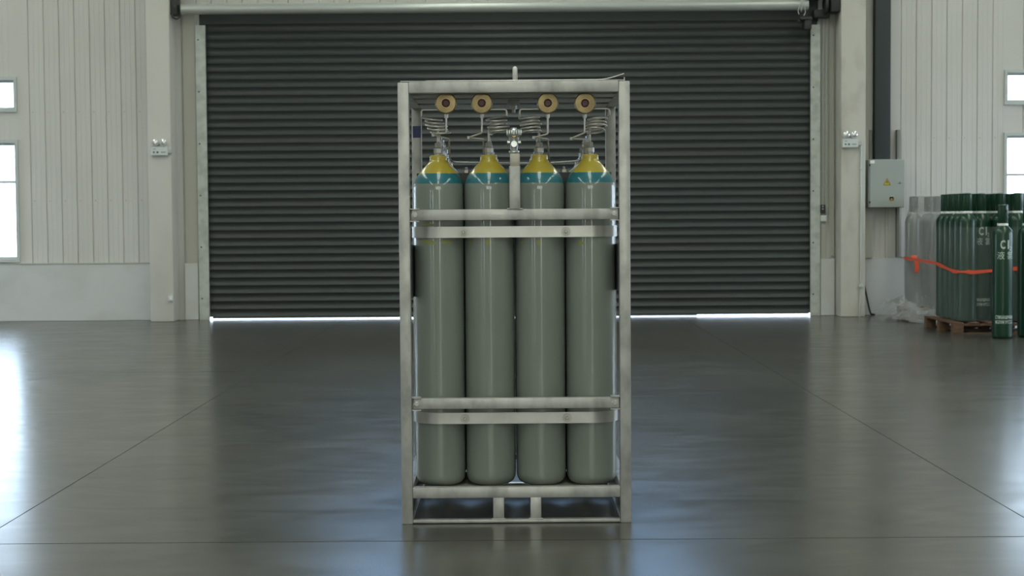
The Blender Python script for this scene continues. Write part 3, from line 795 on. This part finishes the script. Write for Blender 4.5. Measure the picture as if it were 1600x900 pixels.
GP['label'] = 'single green chlorine cylinder on the bare floor in front of the pallet'
dup(GP, (5.86, 18.02, 0), .55, 'green cylinder on the floor cut off by the right picture edge')

ZP = .142
X0, Y0 = 5.35, 18.66
pc = []
for r in range(5):
    pc.append((X0, Y0 + .232 * r, ('leftmost green cylinder in the front row on the pallet' if r == 0 else
        '%s green cylinder behind the front-left one on the pallet' % ('first', 'second', 'third', 'fourth')[r - 1]), (2.6, 1.2, .9, 2., .5)[r]))
for r in (1, 2, 3, 4):
    pc.append((X0 + .232, Y0 + .232 * r, ('green cylinder with Cl lettering half hidden behind the single cylinder' if r == 1 else
        'green cylinder on the pallet %s behind the half-hidden Cl-lettered one' % ('', '', 'directly', 'two places', 'three places')[r]), .02 if r == 1 else 1.5 * r))
for r in (1, 2, 3, 4):
    pc.append((X0 + .464, Y0 + .232 * r, 'green pallet cylinder %s behind the single one standing on the floor' % ('', 'directly', 'two places', 'three places', 'four places')[r], 2. + r))
pc.append((5.945, Y0, 'green cylinder in the front pallet row right of the single cylinder', 2.4))
for r in (1, 2, 3, 4):
    pc.append((X0 + .70, Y0 + .232 * r, 'green cylinder at the pallet right end, %s behind the front one' % ('', 'directly', 'two places', 'three places', 'four places')[r], 1. + r))
for x, y, lab, rz in pc:
    dup(GP, (x, y, ZP), rz, lab)

# pallets
def pallet(x0, x1, y0, y1, label):
    t = thing('wooden_pallet', label, 'pallet', ((x0 + x1) / 2, (y0 + y1) / 2, 0), 0, 'wooden pallets under the cylinders')
    W, H = (x1 - x0) / 2, (y1 - y0) / 2
    for k in range(6):
        a = -W + (2 * W - .11) * k / 5; bm = bmesh.new(); box(bm, a, a + .11, -H, H, .12, .14, .002); put('deck_board', bm, M['wood'], t, smooth=False)
    for q in (-H, -.05, H - .1):
        bm = bmesh.new(); box(bm, -W, W, q, q + .1, .10, .12, .002); put('stringer_board', bm, M['wood'], t, smooth=False)
        for p in (-W, -.06, W - .12):
            bm = bmesh.new(); box(bm, p, p + .12, q, q + .1, .018, .10, .002); put('block', bm, M['wood'], t, smooth=False)
        bm = bmesh.new(); box(bm, -W, W, q, q + .1, .0, .018, .002); put('bottom_board', bm, M['wood'], t, smooth=False)
    return t
pallet(5.14, 6.24, 18.46, 19.76, 'brown wooden pallet carrying the group of green cylinders')
pallet(5.34, 6.30, 21.38, 22.0, 'wooden pallet buried in plastic film under the wrapped cylinders by the wall')

# wrapped grey cylinders
GW = dup(GP, (5.47, 21.78, .142), 0, 'leftmost grey cylinder wrapped in clear film by the wall', 'film-wrapped cylinders by the wall')
for c in list(GW.children): pass
bpy.context.view_layer.update()
wrapped = [GW]
def strip_wrap(o):
    for c in children_of(o):
        if c.name.startswith('lettering') or c.name.startswith('neck_ring'):
            D.objects.remove(c)
        elif c.name.startswith('bottle') or c.name.startswith('valve_cap'):
            c.data = c.data.copy(); c.data.materials.clear(); c.data.materials.append(M['grey_cyl'])
strip_wrap(GW)
bpy.context.view_layer.update()
for x, y, lab in ((5.765, 21.52, 'second grey film-wrapped cylinder, with the bright streak, beside the green ones'),
                  (5.72, 21.80, 'grey film-wrapped cylinder at the rear beside the wall, behind the one with the bright streak'),
                  (6.01, 21.52, 'grey film-wrapped cylinder hidden partly by the green cylinders')):
    wrapped.append(dup(GW, (x, y, .142), .4, lab))
wrapped[0].location = (5.475, 21.62, .142)

def hull(pts):
    pts = sorted(set(pts))
    def half(P):
        h = []
        for p in P:
            while len(h) >= 2 and (h[-1][0] - h[-2][0]) * (p[1] - h[-2][1]) - (h[-1][1] - h[-2][1]) * (p[0] - h[-2][0]) <= 0: h.pop()
            h.append(p)
        return h
    a = half(pts); b = half(pts[::-1]); return a[:-1] + b[:-1]
def ring_hull(centres, r, n=28):
    return hull([(round(x + r * math.cos(2 * PI * i / n), 4), round(y + r * math.sin(2 * PI * i / n), 4)) for x, y in centres for i in range(n)])
def resample(P, n):
    P = P + [P[0]]; d = [0]
    for a, b in zip(P, P[1:]): d.append(d[-1] + math.dist(a, b))
    out = []; j = 0
    for i in range(n):
        s = d[-1] * i / n
        while d[j + 1] < s: j += 1
        t = (s - d[j]) / max(d[j + 1] - d[j], 1e-9); out.append((P[j][0] + t * (P[j + 1][0] - P[j][0]), P[j][1] + t * (P[j + 1][1] - P[j][1])))
    return out
def wrapfilm(name, centres, levels, m, wr, label, top=False, thick=.002):
    """levels: (z, r)"""
    bm = bmesh.new(); n = 160; rows = []
    for li, (z, r) in enumerate(levels):
        row = []
        for i, (x, y) in enumerate(resample(ring_hull(centres, r), n)):
            k = noise.noise(Vector((x * 9, y * 9, z * 2.2))) * wr
            row.append(bm.verts.new((x + k, y + k * .8, z + noise.noise(Vector((x * 5, y * 5, 3))) * wr * 2)))
        rows.append(row)
    for a, b in zip(rows, rows[1:]):
        for i in range(n): bm.faces.new([a[i], a[(i + 1) % n], b[(i + 1) % n], b[i]])
    if top:
        cx = sum(v.co.x for v in rows[-1]) / n; cy = sum(v.co.y for v in rows[-1]) / n; z = levels[-1][0]
        prev = rows[-1]
        for s in (.7, .4, .15):
            cur = [bm.verts.new((cx + (v.co.x - cx) * s, cy + (v.co.y - cy) * s, z + noise.noise(Vector((v.co.x * 7 * s, v.co.y * 7 * s, 9))) * .02)) for v in rows[-1]]
            for i in range(n): bm.faces.new([prev[i], prev[(i + 1) % n], cur[(i + 1) % n], cur[i]])
            prev = cur
        bm.faces.new(prev)
    o = put(name, bm, m, None, True, 60)
    return tag(o, label, 'plastic film')
gc = [(x, y) for x, y, *_ in pc]
lv = [(.15 + .11 * k, RG + .006) for k in range(11)]
wrapfilm('stretch_film', gc, lv, M['film_thin'], .003, 'thin clear stretch film round the green cylinders on the pallet')
wc = [(5.475, 21.62), (5.765, 21.52), (5.72, 21.80), (6.01, 21.52)]
lv = [(.15, RG + .03), (.2, RG + .014)] + [(.3 + .1 * k, RG + .012) for k in range(10)] + [(1.30, RG + .010), (1.36, RG - .005), (1.42, .085), (1.47, .070), (1.56, .068), (1.64, .066)]
wrapfilm('stretch_film', wc, lv, M['film'], .007, 'thick cloudy plastic film wrapped round the grey cylinders by the wall', True)

# film heaped on the floor
def heap(label):
    bm = bmesh.new(); nx, ny = 60, 40; V = []
    for i in range(nx + 1):
        r = []
        for j in range(ny + 1):
            u = i / nx; v = j / ny
            x = 4.92 + 1.3 * u; y = 20.3 + 1.62 * v
            env = min(1, min(u, 1 - u) * 6) * min(1, v * 5)
            lump = .5 + .5 * noise.noise(Vector((x * 3.1, y * 3.1, 1)))
            ramp = max(0, min(1, (y - 20.45) / .55))
            base = ramp * (.06 + .11 * lump + .05 * max(0, min(1, (x - 5.5) / .25))) + .10 * max(0, 1 - abs(x - 5.22) / .22) * max(0, min(1, (y - 20.9) / .4))
            h = abs(noise.noise(Vector((x * 6, y * 6, 0)))) * .10 + abs(noise.noise(Vector((x * 15, y * 15, 5)))) * .022
            z = .004 + env * (base + h * (.3 + .7 * ramp))
            r.append(bm.verts.new((x + .02 * noise.noise(Vector((y * 11, x * 3, 0))), y, z)))
        V.append(r)
    for i in range(nx):
        for j in range(ny):
            if V[i][j].co.x > 5.29 and V[i][j].co.y > 21.33: continue
            cx, cy = (V[i][j].co.x - 5.6) / .70, (V[i][j].co.y - 21.25) / .98
            if cx * cx + cy * cy > 1.0 + .35 * noise.noise(Vector((V[i][j].co.x * 4, V[i][j].co.y * 4, 2))): continue
            bm.faces.new([V[i][j], V[i + 1][j], V[i + 1][j + 1], V[i][j + 1]])
    for v in [v for v in bm.verts if not v.link_faces]: bm.verts.remove(v)
    return tag(put('crumpled_film', bm, M['film_heap'], None, True, 80), label, 'plastic film')
heap('crumpled clear plastic film heaped on the floor in front of the wrapped cylinders')

# orange strap round both groups
loop = ring_hull(gc + wc, RG + .016)
loop = resample(loop, 220)
def zs(x, y):
    if y > 19.7: return .812 - .003 * (21.7 - y)
    if x < 5.34: 
        t = min(1, max(0, (19.6 - y) / .85)); return .806 - .078 * t
    return .722 + .045 * min(1, max(0, (x - 5.4) / .55))
bm = bmesh.new(); rows = []
for i, (x, y) in enumerate(loop):
    z = zs(x, y); h = .020 + .004 * math.sin(i * .35)
    if 5.23 < x < 5.30 and 18.4 < y < 18.9: h = .012
    p, q = Vector(loop[i - 1]), Vector(loop[(i + 1) % len(loop)]); d = (q - p).normalized(); nrm = Vector((d.y, -d.x)) * .003
    rows.append([bm.verts.new((x, y, z - h)), bm.verts.new((x + nrm.x, y + nrm.y, z - h)), bm.verts.new((x + nrm.x, y + nrm.y, z + h)), bm.verts.new((x, y, z + h))])
for i in range(len(rows)):
    a, b = rows[i], rows[(i + 1) % len(rows)]
    for k in range(4): bm.faces.new([a[k], a[(k + 1) % 4], b[(k + 1) % 4], b[k]])
sb = put('lashing_strap', bm, M['orange'], None, True, 30)
tag(sb, 'orange lashing strap running round the wrapped grey and the green cylinders', 'strap')
bm = bmesh.new()   # loose end and knot
lx, ly = 5.44, 21.46
prev = None
for k in range(9):
    t = k / 8; x = lx + .02 * math.sin(t * 3) + .03 * t; y = ly - .01 - .012 * math.sin(t * 4); z = .82 - .20 * t; w = .026
    cur = [bm.verts.new((x - w, y, z)), bm.verts.new((x + w, y - .008, z)), bm.verts.new((x + w, y - .004, z)), bm.verts.new((x - w, y + .004, z))]
    if prev:
        for q in range(4): bm.faces.new([prev[q], prev[(q + 1) % 4], cur[(q + 1) % 4], cur[q]])
    else: bm.faces.new(cur)
    prev = cur
bm.faces.new(prev[::-1]); box(bm, lx - .045, lx + .035, ly - .03, ly + .0, .79, .85, .008)
put('loose_end', bm, M['orange'], sb, True, 30)

# ---------------------------------------------------------------- light
W = D.worlds.new('sky'); SC.world = W; W.use_nodes = True
bg = W.node_tree.nodes['Background']; bg.inputs[0].default_value = (.68, .83, 1.0, 1); bg.inputs[1].default_value = 1.0
def portal(loc, rot, sx, sy):
    l = D.lights.new('daylight_portal', 'AREA'); l.shape = 'RECTANGLE'; l.size = sx; l.size_y = sy; l.cycles.is_portal = True
    o = D.objects.new('daylight_portal', l); COL.objects.link(o); o.location = loc; o.rotation_euler = rot
for a, b, c, d in SKY: portal(((a + b) / 2, (c + d) / 2, HZ + .13), (0, 0, 0), b - a, d - c)
for a, b, c, d in BACK_OPEN: portal(((a + b) / 2, YW + .15, (c + d) / 2), (-PI / 2, 0, 0), b - a, d - c)
for a, b, c, d in FRONT: portal(((a + b) / 2, YF - .15, (c + d) / 2), (PI / 2, 0, 0), b - a, d - c)
for sx, SS in ((-1, SIDEL), (1, SIDER)):
    for a, b, c, d in SS: portal((sx * (HX + .15), (a + b) / 2, (c + d) / 2), (0, sx * PI / 2, 0), d - c, b - a)
portal((-.02, YW + .15, .0), (-PI / 2, 0, 0), 8.4, .08)

SC.view_settings.view_transform = 'Standard'; SC.view_settings.look = 'None'
SC.view_settings.exposure = 3.3; SC.view_settings.gamma = 1; SC.view_settings.use_curve_mapping = False
SC.cycles.use_denoising = True
SC.cycles.max_bounces = 10; SC.cycles.diffuse_bounces = 5; SC.cycles.transparent_max_bounces = 24
SC.cycles.sample_clamp_indirect = 6
